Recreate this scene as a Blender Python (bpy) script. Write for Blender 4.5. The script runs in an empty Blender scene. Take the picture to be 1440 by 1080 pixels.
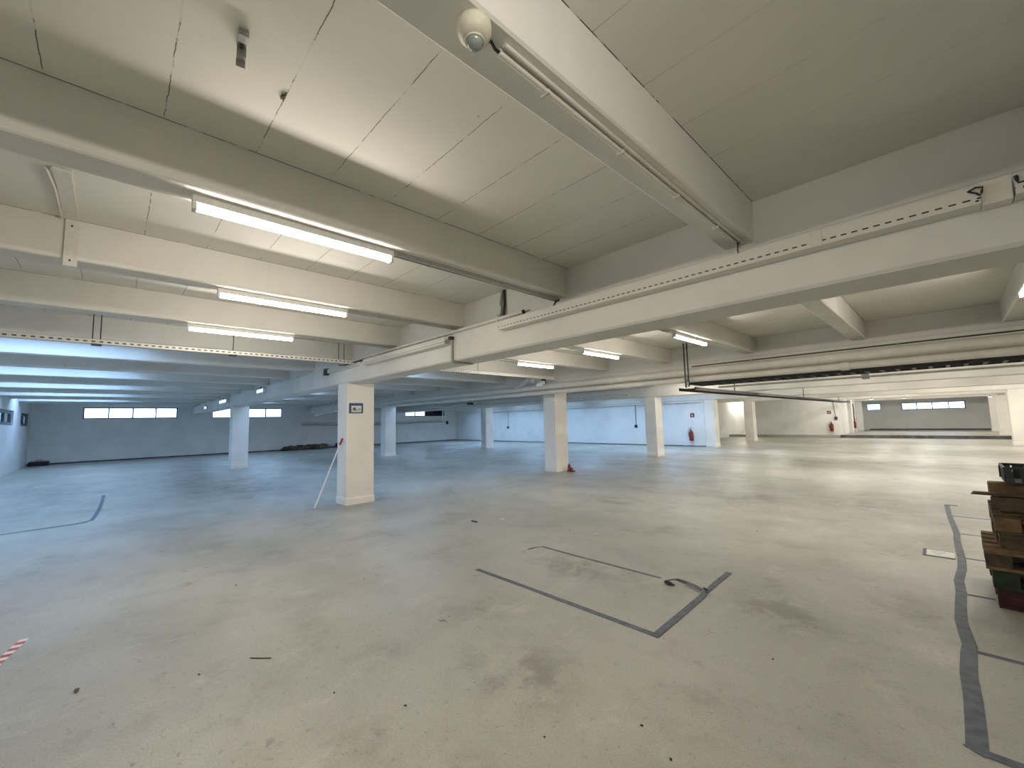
import bpy, math, random
from mathutils import Vector, Matrix
random.seed(7)
S = bpy.context.scene
COL = S.collection
PI = math.pi

# ------------------------------------------------------------------ materials
def new_mat(name):
    m = bpy.data.materials.new(name); m.use_nodes = True
    nt = m.node_tree; nt.nodes.clear()
    out = nt.nodes.new('ShaderNodeOutputMaterial')
    b = nt.nodes.new('ShaderNodeBsdfPrincipled')
    nt.links.new(b.outputs[0], out.inputs[0])
    return m, nt, b, out

def N(nt, t, **kw):
    n = nt.nodes.new(t)
    for k, v in kw.items():
        if k in ('inp',):
            for a, c in v.items(): n.inputs[a].default_value = c
        else: setattr(n, k, v)
    return n

def noise(nt, vec, scale, detail=4, rough=.55, dist=0.0):
    n = nt.nodes.new('ShaderNodeTexNoise')
    n.inputs['Scale'].default_value = scale; n.inputs['Detail'].default_value = detail
    n.inputs['Roughness'].default_value = rough; n.inputs['Distortion'].default_value = dist
    if vec is not None: nt.links.new(vec, n.inputs['Vector'])
    return n.outputs['Fac']

def ramp(nt, fac, stops):
    r = nt.nodes.new('ShaderNodeValToRGB'); r.color_ramp.interpolation = 'EASE' if len(stops) == 2 else 'LINEAR'; e = r.color_ramp.elements
    while len(e) < len(stops): e.new(.5)
    for i, (p, c) in enumerate(stops):
        e[i].position = p
        e[i].color = (c, c, c, 1) if isinstance(c, (int, float)) else (*c, 1)
    nt.links.new(fac, r.inputs[0])
    return r.outputs[0]

def mixc(nt, fac, a, b, mode='MIX'):
    n = nt.nodes.new('ShaderNodeMix'); n.data_type = 'RGBA'; n.blend_type = mode
    for i, v in ((0, fac), (6, a), (7, b)):
        if isinstance(v, (int, float)): n.inputs[i].default_value = v
        elif isinstance(v, tuple): n.inputs[i].default_value = (*v, 1)
        else: nt.links.new(v, n.inputs[i])
    return n.outputs[2]

def mth(nt, op, a, b=None, clamp=False):
    n = nt.nodes.new('ShaderNodeMath'); n.operation = op; n.use_clamp = clamp
    for i, v in ((0, a), (1, b)):
        if v is None: continue
        if isinstance(v, (int, float)): n.inputs[i].default_value = v
        else: nt.links.new(v, n.inputs[i])
    return n.outputs[0]

def wpos(nt, scale=None):
    g = nt.nodes.new('ShaderNodeNewGeometry')
    if scale is None: return g.outputs['Position']
    mp = nt.nodes.new('ShaderNodeMapping'); mp.inputs['Scale'].default_value = scale
    nt.links.new(g.outputs['Position'], mp.inputs[0]); return mp.outputs[0]

def bump(nt, b, h, strength=.2, dist=.01):
    n = nt.nodes.new('ShaderNodeBump'); n.inputs['Strength'].default_value = strength
    n.inputs['Distance'].default_value = dist
    nt.links.new(h, n.inputs['Height']); nt.links.new(n.outputs[0], b.inputs['Normal'])

def simple(name, col, rough=.5, metal=0.0, var=.12, scale=20, bmp=0.0):
    m, nt, b, o = new_mat(name)
    p = wpos(nt)
    f = noise(nt, p, scale, 4)
    c = ramp(nt, f, [(.3, tuple(x*(1-var) for x in col)), (.7, tuple(min(1, x*(1+var)) for x in col))])
    nt.links.new(c, b.inputs['Base Color'])
    b.inputs['Roughness'].default_value = rough; b.inputs['Metallic'].default_value = metal
    if bmp: bump(nt, b, f, bmp)
    return m

def paint(name, col, dirt=.0, rough=.75):
    """painted concrete: faint mottling, pin holes, roller texture"""
    m, nt, b, o = new_mat(name)
    p = wpos(nt)
    big = noise(nt, p, .9, 5, .6)
    fine = noise(nt, p, 60, 3, .6)
    c = ramp(nt, big, [(.3, tuple(x*.90 for x in col)), (.62, col)])
    spots = ramp(nt, noise(nt, p, 11, 2, .4), [(.19, 1.0), (.21, 0.0)])
    c = mixc(nt, mth(nt, 'MULTIPLY', spots, .55), c, (.30, .27, .21))
    if dirt:
        d = ramp(nt, noise(nt, wpos(nt, (1, 1, .3)), 1.7, 6, .7), [(.5, 0.0), (.75, 1.0)])
        c = mixc(nt, mth(nt, 'MULTIPLY', d, dirt), c, (.34, .31, .26))
    nt.links.new(c, b.inputs['Base Color'])
    b.inputs['Roughness'].default_value = rough
    h = mth(nt, 'ADD', mth(nt, 'MULTIPLY', fine, .35), noise(nt, p, 7, 4))
    bump(nt, b, h, .25, .008)
    return m

M = {}
M['paint'] = paint('painted_concrete', (.79, .775, .725), .08)
M['column'] = paint('painted_column', (.83, .81, .76), .05)
M['wall'] = paint('painted_wall', (.80, .80, .785), .08)
M['duct'] = simple('painted_pipe', (.70, .68, .62), .45, 0, .06, 6)
M['galv'] = simple('galvanised_steel', (.42, .42, .39), .45, .35, .12, 40)
M['trunk'] = simple('white_trunking', (.72, .70, .64), .5, 0, .05, 30)
M['black'] = simple('black_rubber', (.012, .012, .012), .55, 0, .2, 30)
M['dark'] = simple('dark_grey_steel', (.045, .047, .045), .5, .3, .25, 20)
M['frame'] = simple('black_window_frame', (.012, .010, .012), .5)
M['frame_grey'] = simple('grey_window_frame', (.10, .115, .125), .5)
M['fixture'] = simple('white_lamp_housing', (.80, .80, .77), .4, 0, .03)
M['plastic'] = simple('cream_plastic', (.66, .64, .52), .45, 0, .05, 60)
M['lens'] = simple('grey_lens', (.28, .31, .29), .18, 0, .08, 80)
M['tape'] = simple('blue_grey_tape', (.080, .098, .132), .55, 0, .3, 14, .1)
M['tape_dark'] = simple('black_tape_underside', (.025, .025, .028), .6, 0, .3, 30)
M['red'] = simple('red_paint', (.20, .012, .010), .35, 0, .1, 30)
M['redgrip'] = simple('red_grip', (.42, .02, .02), .4)
M['white'] = simple('white_plastic', (.78, .79, .80), .35, 0, .04)
M['blue'] = simple('blue_sign_board', (.012, .065, .19), .35, 0, .1)
M['paper'] = simple('white_paper', (.74, .75, .72), .6, 0, .05, 40)
M['wood'] = simple('raw_pallet_wood', (.17, .105, .05), .8, 0, .35, 12, .3)
M['wood2'] = simple('weathered_pallet_wood', (.075, .055, .033), .85, 0, .4, 14, .3)
M['wood_red'] = simple('dark_red_pallet_wood', (.035, .010, .009), .8, 0, .4, 14, .3)
M['wood_green'] = simple('dark_green_pallet_wood', (.022, .034, .018), .8, 0, .5, 9, .3)
M['plank'] = simple('brown_plank', (.085, .052, .03), .7, 0, .3, 14, .3)
M['crate'] = simple('black_plastic_crate', (.02, .024, .028), .4, 0, .3)
M['rag'] = simple('brown_rubble', (.12, .10, .075), .9, 0, .6, 5, .5)
M['bag'] = simple('black_bag', (.014, .016, .02), .45)
M['leaf'] = simple('dry_leaf', (.10, .095, .03), .8)
M['stick'] = simple('dark_twig', (.04, .035, .02), .8)
M['stone'] = simple('dark_grit', (.05, .045, .035), .9)
M['skirt'] = simple('dirty_skirting', (.10, .10, .105), .8, 0, .4, 3)
M['tape_red'] = simple('red_warning_tape', (.45, .05, .05), .5)
M['inkblack'] = simple('black_ink', (.02, .02, .02), .6)
M['brown'] = simple('brown_ink', (.16, .07, .03), .6)

def slab_material():
    m, nt, b, o = new_mat('painted_slab_ceiling')
    p = wpos(nt)
    sx = nt.nodes.new('ShaderNodeSeparateXYZ'); nt.links.new(p, sx.inputs[0])
    col = (.78, .765, .71)
    c = ramp(nt, noise(nt, p, .8, 5, .6), [(.3, tuple(x*.9 for x in col)), (.65, col)])
    # joints between precast slabs, every 0.4233 m in y, broken up by paint filling
    wob = mth(nt, 'MULTIPLY', mth(nt, 'SUBTRACT', noise(nt, p, 14, 3), .5), .012)
    y = mth(nt, 'ADD', mth(nt, 'DIVIDE', mth(nt, 'SUBTRACT', mth(nt, 'ADD', sx.outputs[1], wob), .126), .4233), 60.5)
    fr = mth(nt, 'ABSOLUTE', mth(nt, 'SUBTRACT', mth(nt, 'FRACT', y), .5))
    line = mth(nt, 'LESS_THAN', fr, .0045)
    soft = mth(nt, 'LESS_THAN', fr, .010)
    brk = ramp(nt, noise(nt, wpos(nt, (1, .2, 1)), 2.6, 5, .75), [(.44, 0.0), (.50, 1.0)])
    side = ramp(nt, mth(nt, 'MULTIPLY', mth(nt, 'ADD', sx.outputs[0], 30), .02), [(.50, 1.0), (.581, 1.0), (.583, .10)])
    brk = mth(nt, 'MULTIPLY', brk, side)
    j = mth(nt, 'MULTIPLY', line, brk)
    # crack along the right hand face of each beam
    x = mth(nt, 'ADD', mth(nt, 'DIVIDE', mth(nt, 'ADD', sx.outputs[0], .914), 1.813), 60.5)
    fx = mth(nt, 'ABSOLUTE', mth(nt, 'SUBTRACT', mth(nt, 'FRACT', x), .5))
    lx = mth(nt, 'LESS_THAN', fx, .0024)
    bx = ramp(nt, noise(nt, wpos(nt, (.2, 1, 1)), 3.0, 5, .7), [(.40, 0.0), (.46, 1.0)])
    j = mth(nt, 'MAXIMUM', j, mth(nt, 'MULTIPLY', lx, bx))
    c = mixc(nt, mth(nt, 'MULTIPLY', soft, .12), c, (.4, .36, .3))
    c = mixc(nt, mth(nt, 'MULTIPLY', j, .9), c, (.055, .045, .03))
    sp = ramp(nt, noise(nt, p, 9, 2, .4), [(.17, 1.0), (.19, 0.0)])
    c = mixc(nt, mth(nt, 'MULTIPLY', sp, .5), c, (.3, .22, .17))
    nt.links.new(c, b.inputs['Base Color']); b.inputs['Roughness'].default_value = .8
    h = mth(nt, 'SUBTRACT', mth(nt, 'ADD', mth(nt, 'MULTIPLY', noise(nt, p, 60, 3), .3), noise(nt, p, 6, 4)), mth(nt, 'MULTIPLY', j, 1.5))
    bump(nt, b, h, .25, .008)
    return m
M['slab'] = slab_material()

def floor_material():
    m, nt, b, o = new_mat('worn_concrete_floor')
    p = wpos(nt)
    c = ramp(nt, noise(nt, p, .45, 6, .5), [(.20, (.31, .305, .27)), (.5, (.395, .388, .342)), (.80, (.47, .462, .408))])
    # long scrubbed streaks and darker worn clouds
    st = ramp(nt, noise(nt, wpos(nt, (.35, .6, 1)), .75, 6, .55), [(.42, 0.0), (.95, 1.0)])
    c = mixc(nt, mth(nt, 'MULTIPLY', st, .9), c, (.17, .165, .14))
    pa = ramp(nt, noise(nt, p, 1.5, 10, .74), [(.46, 0.0), (.82, 1.0)])
    c = mixc(nt, mth(nt, 'MULTIPLY', pa, .75), c, (.18, .165, .13))
    # individual worn and oily stains
    rag = ramp(nt, noise(nt, p, 2.9, 10, .72), [(.34, 0.0), (.66, 1.0)])
    tot = None
    for bx_, by_, rx_, ry_ in ((-1.26, 9.2, .8, 1.1), (-2.7, 8.6, 1.0, .6), (-12.3, 10.9, 3.2, 1.3), (-7.2, 12.6, 3.0, 1.2), (-13.6, 2.6, 3.4, 1.6), (-2.8, 3.6, .75, .45),
                               (-3.2, 17.0, 3.0, 1.2), (-2.0, 1.9, .55, .4), (-1.1, 3.9, .4, .5), (-15.5, -.8, 3.5, 1.0), (-19, 7.0, 5, 1.2), (-4.6, 7.0, .9, .5)):
        sb = nt.nodes.new('ShaderNodeVectorMath'); sb.operation = 'SUBTRACT'; nt.links.new(p, sb.inputs[0]); sb.inputs[1].default_value = (bx_, by_, 0)
        sc_ = nt.nodes.new('ShaderNodeVectorMath'); sc_.operation = 'MULTIPLY'; nt.links.new(sb.outputs[0], sc_.inputs[0]); sc_.inputs[1].default_value = (1/rx_, 1/ry_, 0)
        ln = nt.nodes.new('ShaderNodeVectorMath'); ln.operation = 'LENGTH'; nt.links.new(sc_.outputs[0], ln.inputs[0])
        q_ = mth(nt, 'SUBTRACT', 1.25, ln.outputs['Value'], clamp=True)
        tot = q_ if tot is None else mth(nt, 'MAXIMUM', tot, q_)
    stn = ramp(nt, mth(nt, 'MULTIPLY', tot, rag), [(.0, 0.0), (.85, 1.0)])
    c = mixc(nt, mth(nt, 'MULTIPLY', stn, .58), c, (.155, .145, .118))
    # scattered spots, foot marks and pits
    reg = ramp(nt, noise(nt, p, .8, 3, .5), [(.42, 0.0), (.65, 1.0)])
    sp = ramp(nt, noise(nt, wpos(nt, (1, 1.5, 1)), 6.0, 5, .6), [(.29, 1.0), (.37, 0.0)])
    c = mixc(nt, mth(nt, 'MULTIPLY', mth(nt, 'MULTIPLY', sp, reg), .75), c, (.12, .105, .085))
    pit = ramp(nt, noise(nt, p, 26, 4, .6), [(.31, 1.0), (.40, 0.0)])
    c = mixc(nt, mth(nt, 'MULTIPLY', pit, .35), c, (.12, .105, .08))
    lt = ramp(nt, noise(nt, wpos(nt, (1, .55, 1)), 3.2, 10, .78), [(.52, 0.0), (.74, 1.0)])
    c = mixc(nt, mth(nt, 'MULTIPLY', lt, .40), c, (.62, .61, .56))
    fn = noise(nt, p, 90, 3, .7)
    c = mixc(nt, .35, c, ramp(nt, fn, [(.3, .36), (.7, .64)]), 'OVERLAY')
    nt.links.new(c, b.inputs['Base Color'])
    r = ramp(nt, noise(nt, p, 1.2, 7, .60), [(.34, .50), (.52, .36), (.68, .278)])
    nt.links.new(r, b.inputs['Roughness'])
    b.inputs['Specular IOR Level'].default_value = .5
    h = mth(nt, 'ADD', noise(nt, p, 9, 9, .75), mth(nt, 'MULTIPLY', fn, .10))
    bump(nt, b, h, .38, .016)
    return m
M['floor'] = floor_material()

def slot_material(name, axis, base, pitch, frac, z0, z1, skip=None):
    m, nt, b, o = new_mat(name)
    sx = nt.nodes.new('ShaderNodeSeparateXYZ'); nt.links.new(wpos(nt), sx.inputs[0])
    u = sx.outputs[axis]; z = sx.outputs[2]
    k = mth(nt, 'LESS_THAN', mth(nt, 'FRACT', mth(nt, 'ADD', mth(nt, 'DIVIDE', u, pitch), 900.3)), frac)
    k = mth(nt, 'MULTIPLY', k, mth(nt, 'MULTIPLY', mth(nt, 'GREATER_THAN', z, z0), mth(nt, 'LESS_THAN', z, z1)))
    nt.links.new(mixc(nt, k, base, (.015, .013, .01)), b.inputs['Base Color']); b.inputs['Roughness'].default_value = .5
    return m
M['slot_x'] = slot_material('slotted_white_channel', 0, (.72, .70, .64), .0515, .56, 2.6450, 2.6535)
M['slot_y'] = slot_material('perforated_white_tray', 1, (.72, .70, .64), .075, .5, 2.722, 2.738)

def emis(name, col, s):
    m = bpy.data.materials.new(name); m.use_nodes = True; nt = m.node_tree; nt.nodes.clear()
    o = nt.nodes.new('ShaderNodeOutputMaterial'); e = nt.nodes.new('ShaderNodeEmission')
    e.inputs[0].default_value = (*col, 1); e.inputs[1].default_value = s
    nt.links.new(e.outputs[0], o.inputs[0]); m.cycles.emission_sampling = 'FRONT' if s > 10 else 'NONE'; return m
M['tube'] = emis('lit_tube', (1, .915, .79), 100)
M['tube_far'] = emis('lit_tube_aisle', (1, .94, .84), 190)
M['exit'] = emis('lit_exit_panel', (.75, 1, .95), 2.2)
M['daylamp'] = emis('lit_emergency_panel', (.72, .86, 1), 1.3)

def glass(name, col, streak=0):
    m = bpy.data.materials.new(name); m.use_nodes = True; nt = m.node_tree; nt.nodes.clear()
    o = nt.nodes.new('ShaderNodeOutputMaterial'); t = nt.nodes.new('ShaderNodeBsdfTransparent')
    g = nt.nodes.new('ShaderNodeBsdfGlossy'); mx = nt.nodes.new('ShaderNodeMixShader')
    g.inputs['Roughness'].default_value = .15; mx.inputs[0].default_value = .05
    p = wpos(nt)
    c = ramp(nt, noise(nt, wpos(nt, (1, 1.0, 2.5)), 2.2, 6, .65), [(.35, tuple(x*.82 for x in col)), (.6, col)])
    nt.links.new(c, t.inputs[0]); nt.links.new(t.outputs[0], mx.inputs[1]); nt.links.new(g.outputs[0], mx.inputs[2])
    nt.links.new(mx.outputs[0], o.inputs[0]); return m
M['glass'] = glass('dusty_window_glass', (.70, .68, .66))
M['glass_clear'] = glass('clean_window_glass', (.85, .87, .88))
M['glass_dome'] = glass('grimy_roof_light', (.80, .82, .84))
M['glass_dark'] = glass('blacked_window_glass', (.006, .006, .006))
M['glass_side'] = glass('grimy_window_glass', (.28, .31, .29))

# ------------------------------------------------------------------ mesh helpers
class MB:
    def __init__(s): s.v = []; s.f = []; s.mi = []; s.m = 0; s.sm = []
    def add(s, vs, fs, smooth=False):
        o = len(s.v); s.v += [tuple(a) for a in vs]
        for f in fs: s.f.append([i+o for i in f]); s.mi.append(s.m); s.sm.append(smooth)
        return s
    def box(s, a, b):
        x0, y0, z0 = a; x1, y1, z1 = b
        if x0 > x1: x0, x1 = x1, x0
        if y0 > y1: y0, y1 = y1, y0
        if z0 > z1: z0, z1 = z1, z0
        vs = [(x0, y0, z0), (x1, y0, z0), (x1, y1, z0), (x0, y1, z0), (x0, y0, z1), (x1, y0, z1), (x1, y1, z1), (x0, y1, z1)]
        return s.add(vs, [(0, 3, 2, 1), (4, 5, 6, 7), (0, 1, 5, 4), (1, 2, 6, 5), (2, 3, 7, 6), (3, 0, 4, 7)])
    def prism(s, prof, axis, a0, a1):
        """prof: CCW polygon of the two remaining axes (x,z for 'y'; y,z for 'x'; x,y for 'z')"""
        def P(p, a):
            return (a, p[0], p[1]) if axis == 'x' else ((p[0], a, p[1]) if axis == 'y' else (p[0], p[1], a))
        n = len(prof); vs = [P(p, a0) for p in prof]+[P(p, a1) for p in prof]
        fs = [(i, (i+1) % n, n+(i+1) % n, n+i) for i in range(n)]
        if axis == 'y': fs = [f[::-1] for f in fs]; caps = [tuple(range(n)), tuple(range(2*n-1, n-1, -1))]
        else: caps = [tuple(range(n-1, -1, -1)), tuple(range(n, 2*n))]
        return s.add(vs, fs+caps)
    def tube(s, pts, r, n=10, caps=True):
        pts = [Vector(p) for p in pts]; rs = r if isinstance(r, (list, tuple)) else [r]*len(pts)
        rings = []
        for i, p in enumerate(pts):
            d = (pts[min(i+1, len(pts)-1)]-pts[max(i-1, 0)]).normalized()
            up = Vector((0, 0, 1)) if abs(d.z) < .9 else Vector((1, 0, 0))
            u = d.cross(up).normalized(); w = u.cross(d)
            rings.append([p+(u*math.cos(2*PI*k/n)+w*math.sin(2*PI*k/n))*rs[i] for k in range(n)])
        vs = [q for R_ in rings for q in R_]
        fs = [(i*n+k, (i+1)*n+k, (i+1)*n+(k+1) % n, i*n+(k+1) % n) for i in range(len(pts)-1) for k in range(n)]
        s.add(vs, fs, True)
        if caps:
            s.add(rings[0], [tuple(range(n))]); s.add(rings[-1], [tuple(range(n-1, -1, -1))])
        return s
    def lathe(s, prof, c=(0, 0, 0), n=24):
        """prof list of (r, z)"""
        vs = []; fs = []
        for r, z in prof:
            for k in range(n):
                a = 2*PI*k/n; vs.append((c[0]+r*math.cos(a), c[1]+r*math.sin(a), c[2]+z))
        for i in range(len(prof)-1):
            for k in range(n): fs.append((i*n+k, i*n+(k+1) % n, (i+1)*n+(k+1) % n, (i+1)*n+k))
        return s.add(vs, fs, True)
    def strip(s, pts, w, z0, z1):
        """flat band with thickness along a floor path; w = width or list"""
        ws = w if isinstance(w, (list, tuple)) else [w]*len(pts)
        L = []; R_ = []
        for i, p in enumerate(pts):
            a = Vector(pts[max(i-1, 0)]); b = Vector(pts[min(i+1, len(pts)-1)]); d = (b-a).normalized()
            nrm = Vector((-d.y, d.x)); p = Vector(p)
            L.append(p+nrm*ws[i]/2); R_.append(p-nrm*ws[i]/2)
        n = len(pts); vs = []
        for z in (z0, z1):
            vs += [(q.x, q.y, z) for q in L]+[(q.x, q.y, z) for q in R_]
        fs = []
        for i in range(n-1):
            fs.append((2*n+i, 2*n+n+i, 2*n+n+i+1, 2*n+i+1))
            fs.append((i, i+1, n+i+1, n+i))
            fs.append((i, 2*n+i, 2*n+i+1, i+1)); fs.append((n+i, n+i+1, 3*n+i+1, 3*n+i))
        fs.append((0, n, 3*n, 2*n)); fs.append((n-1, 3*n-1, 4*n-1, 2*n-1))
        return s.add(vs, fs)
    def build(s, name, mats, parent=None, loc=None, bevel=0):
        me = bpy.data.meshes.new(name); me.from_pydata(s.v, [], s.f)
        for m in (mats if isinstance(mats, (list, tuple)) else [mats]): me.materials.append(m)
        for p, i, q in zip(me.polygons, s.mi, s.sm): p.material_index = i; p.use_smooth = q
        me.update(); o = bpy.data.objects.new(name, me); COL.objects.link(o)
        if parent is not None: o.parent = parent
        if loc: o.location = loc
        if bevel:
            b = o.modifiers.new('bevel', 'BEVEL'); b.width = bevel; b.segments = 2; b.limit_method = 'ANGLE'
        return o

def tag(o, label, cat, group=None):
    o['label'] = label; o['category'] = cat
    if group: o['group'] = group
    return o
def thing(name, label, cat, loc=(0, 0, 0), group=None, rz=0):
    o = bpy.data.objects.new(name, None); COL.objects.link(o); o.location = loc; o.rotation_euler = (0, 0, rz)
    o.empty_display_size = .1
    return tag(o, label, cat, group)
def struct(o): o['kind'] = 'structure'; return o
def copy_tree(o, loc=None, label=None, group=None):
    c = o.copy(); COL.objects.link(c)
    if loc: c.location = loc
    if label: c['label'] = label
    if group: c['group'] = group
    for ch in list(o.children):
        d = ch.copy(); COL.objects.link(d); d.parent = c
        for g in list(ch.children):
            e = g.copy(); COL.objects.link(e); e.parent = d
    return c

# ------------------------------------------------------------------ layout
ZS = 3.18           # slab underside
ZB = 2.865          # beam underside
ZG0, ZG1 = 2.385, 2.78   # girder lower flange
ROWS = [3.33, 9.62, 15.85, 21.90, 27.77, 34.0, 40.2]    # near face of every girder / column row
XL, XR = -30.2, 8.6      # far-left wall, right wall
YN, YBLUE = -2.85, 21.95
YF = 43.0; RZ = .17      # far end wall, raised floor
BX = lambda k: -1.03-1.813*k if k < 4 else (-8.43 if k == 4 else -10.61-2.0*(k-5))

# ------------------------------------------------------------------ setting
struct(MB().box((XL-.3, YN-.3, -.2), (XR+.3, 33.1, 0)).build('floor', M['floor']))
struct(MB().box((-12.4, 33.12, -.2), (XR+.3, YF+.3, RZ)).build('trim_1', M['floor']))
struct(MB().box((-4.83, 33.100, 0.0), (XR, 33.12, RZ+.004)).build('trim_2', M['skirt']))
# slab with rows of roof lights in every second gap between the beams at the left
SKY = {}
for k in (4, 6, 8, 10, 12): SKY[k] = [(-2.6, .3), (4.0, 6.2), (10.3, 11.8), (17.6, 20.2)]
mb = MB(); xs = sorted([(BX(k+1)+.40, BX(k)-.40, SKY[k]) for k in SKY])
cx = XL-.3
for a0, a1, hs in xs:
    mb.box((cx, YN-.3, ZS), (a0, YF+.3, ZS+.2)); cy = YN-.3
    for h0, h1 in hs: mb.box((a0, cy, ZS), (a1, h0, ZS+.2)); cy = h1
    mb.box((a0, cy, ZS), (a1, YF+.3, ZS+.2)); cx = a1
mb.box((cx, YN-.3, ZS), (XR+.3, YF+.3, ZS+.2))
struct(mb.build('ceiling', M['slab']))

def wall_with_holes(name, axis, pos, thick, a0, a1, z0, z1, holes, mat):
    """wall plane at axis=pos extending by thick; holes = [(a,b,zlo,zhi)] sorted"""
    mb = MB()
    def bx(u0, u1, w0, w1):
        if u1-u0 < 1e-4 or w1-w0 < 1e-4: return
        if axis == 'x': mb.box((pos, u0, w0), (pos+thick, u1, w1))
        else: mb.box((u0, pos, w0), (u1, pos+thick, w1))
    cur = a0
    for (u0, u1, w0, w1) in sorted(holes):
        bx(cur, u0, z0, z1); bx(u0, u1, z0, w0); bx(u0, u1, w1, z1); cur = u1
    bx(cur, a1, z0, z1)
    return struct(mb.build(name, mat))

win_back = [(-1.10, 2.65, 2.18, 2.765), (4.25, 8.03, 2.155, 2.74), (17.0, 20.77, 2.13, 2.70)]
wall_with_holes('wall_back', 'x', XL, -.25, YN, YBLUE+.25, 0, ZS, win_back, M['wall'])
win_side = [(-31+.9, -27.5, 1.86, 2.43), (-25.65, -21.4, 1.86, 2.43)]
wall_with_holes('wall_left', 'y', YN, -.25, XL-.25, XR, 0, ZS, win_side, M['wall'])
wall_with_holes('wall_middle', 'y', YBLUE, .25, XL, -8.66, 0, ZG0-.001, [], M['wall'])
win_end = [(-4.47, -3.62, 1.69, 2.2), (-2.45, .84, 1.66, 2.19)]
wall_with_holes('wall_end', 'y', YF, .25, -5.1, XR, 0, ZS, win_end, M['wall'])
wall_with_holes('wall_right', 'x', XR, .25, YN, YF, 0, ZS, [], M['wall'])
wall_with_holes('wall_beige', 'y', 33.2, .25, -9.6, -4.83, 0, ZS, [], M['wall'])
wall_with_holes('wall_beige_return', 'x', -4.83, -.25, 33.45, YF, RZ, ZS, [], M['wall'])
wall_with_holes('wall_recess', 'x', -11.4, -.25, YBLUE+.45, 38.2, 0, ZS, [], M['wall'])
wall_with_holes('wall_recess_end', 'y', 38.2, .25, -11.65, -5.08, 0, ZS, [], M['wall'])
# pilasters on the side wall of the end bay
struct(MB().box((-4.83, 36.7, RZ), (-4.62, 37.1, ZS)).build('trim_3', M['wall']))
struct(MB().box((-4.83, 40.6, RZ), (-4.50, 41.0, ZS)).build('trim_4', M['wall']))

# dirty skirting lines
struct(MB().box((XL, YN+.001, 0), (XL+.02, YBLUE-.001, .075)).build('baseboard_back', M['skirt']))
struct(MB().box((XL+.02, YBLUE-.02, 0), (-8.67, YBLUE, .05)).build('baseboard_middle', M['skirt']))
struct(MB().box((-9.6, 33.175, 0), (-4.83, 33.2, .07)).build('baseboard_beige', M['skirt']))
struct(MB().box((-4.4, YF-.02, RZ), (XR, YF, RZ+.09)).build('baseboard_end', M['skirt']))

# windows
wn = [0]
def window(axis, pos, a0, a1, z0, z1, n, fr, gl, t=.05, darkpanes=(), out=-1, deep=.0):
    wn[0] += 1
    e = bpy.data.objects.new('window_%d' % wn[0], None); COL.objects.link(e); struct(e)
    c = ((pos, (a0+a1)/2, z0) if axis == 'x' else ((a0+a1)/2, pos, z0)); e.location = c
    def T(u, d, z): return (pos+d*out-c[0], u-c[1], z-c[2]) if axis == 'x' else (u-c[0], pos+d*out-c[1], z-c[2])
    mb = MB()
    mb.box(T(a0, .06, z0), T(a1, .14, z0+t)); mb.box(T(a0, .06, z1-t), T(a1, .14, z1))
    w = (a1-a0)/n
    for i in range(n+1):
        x = a0+w*i
        lo, hi = (x, x+t) if i == 0 else ((x-t, x) if i == n else (x-t/2, x+t/2))
        mb.box(T(lo, .06, z0+t), T(hi, .14, z1-t))
    fo = mb.build('window_frame', fr, e)
    for i in range(n):
        g = M['glass_dark'] if i in darkpanes else gl
        MB().box(T(a0+w*i+t*.5, .095, z0+t*.6), T(a0+w*(i+1)-t*.5, .105, z1-t*.6)).build('window_pane', g, fo)
    return e
window('x', XL, -1.10, 2.65, 2.18, 2.765, 4, M['frame'], M['glass'])
window('x', XL, 4.25, 8.03, 2.155, 2.74, 4, M['frame'], M['glass'])
window('x', XL, 17.0, 20.77, 2.13, 2.70, 4, M['frame'], M['glass'], darkpanes=(2, 3))
window('y', YN, -30.1, -27.5, 1.86, 2.43, 2, M['frame_grey'], M['glass_side'], .12)
window('y', YN, -25.65, -21.4, 1.86, 2.43, 3, M['frame_grey'], M['glass_side'], .12)
for a0, a1, hs in xs:
    for h0, h1 in hs:
        wn[0] += 1; e = bpy.data.objects.new('window_%d' % wn[0], None); COL.objects.link(e); struct(e); e.location = (a0, h0, ZS)
        w_, l_ = a1-a0, h1-h0; mb = MB()
        for q in (((0, 0, .13), (.05, l_, .19)), ((w_-.05, 0, .13), (w_, l_, .19)), ((.05, 0, .13), (w_-.05, .05, .19)), ((.05, l_-.05, .13), (w_-.05, l_, .19))): mb.box(*q)
        fo = mb.build('window_frame', M['frame_grey'], e)
        MB().box((.04, .04, .155), (w_-.04, l_-.04, .165)).build('window_pane', M['glass_clear'] if h0 > 15 else M['glass_dome'], fo)
window('y', YF, -4.47, -3.62, 1.69, 2.2, 1, M['frame_grey'], M['glass'], .05, out=1)
window('y', YF, -2.45, .84, 1.66, 2.19, 4, M['frame'], M['glass'], .05, out=1)

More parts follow.
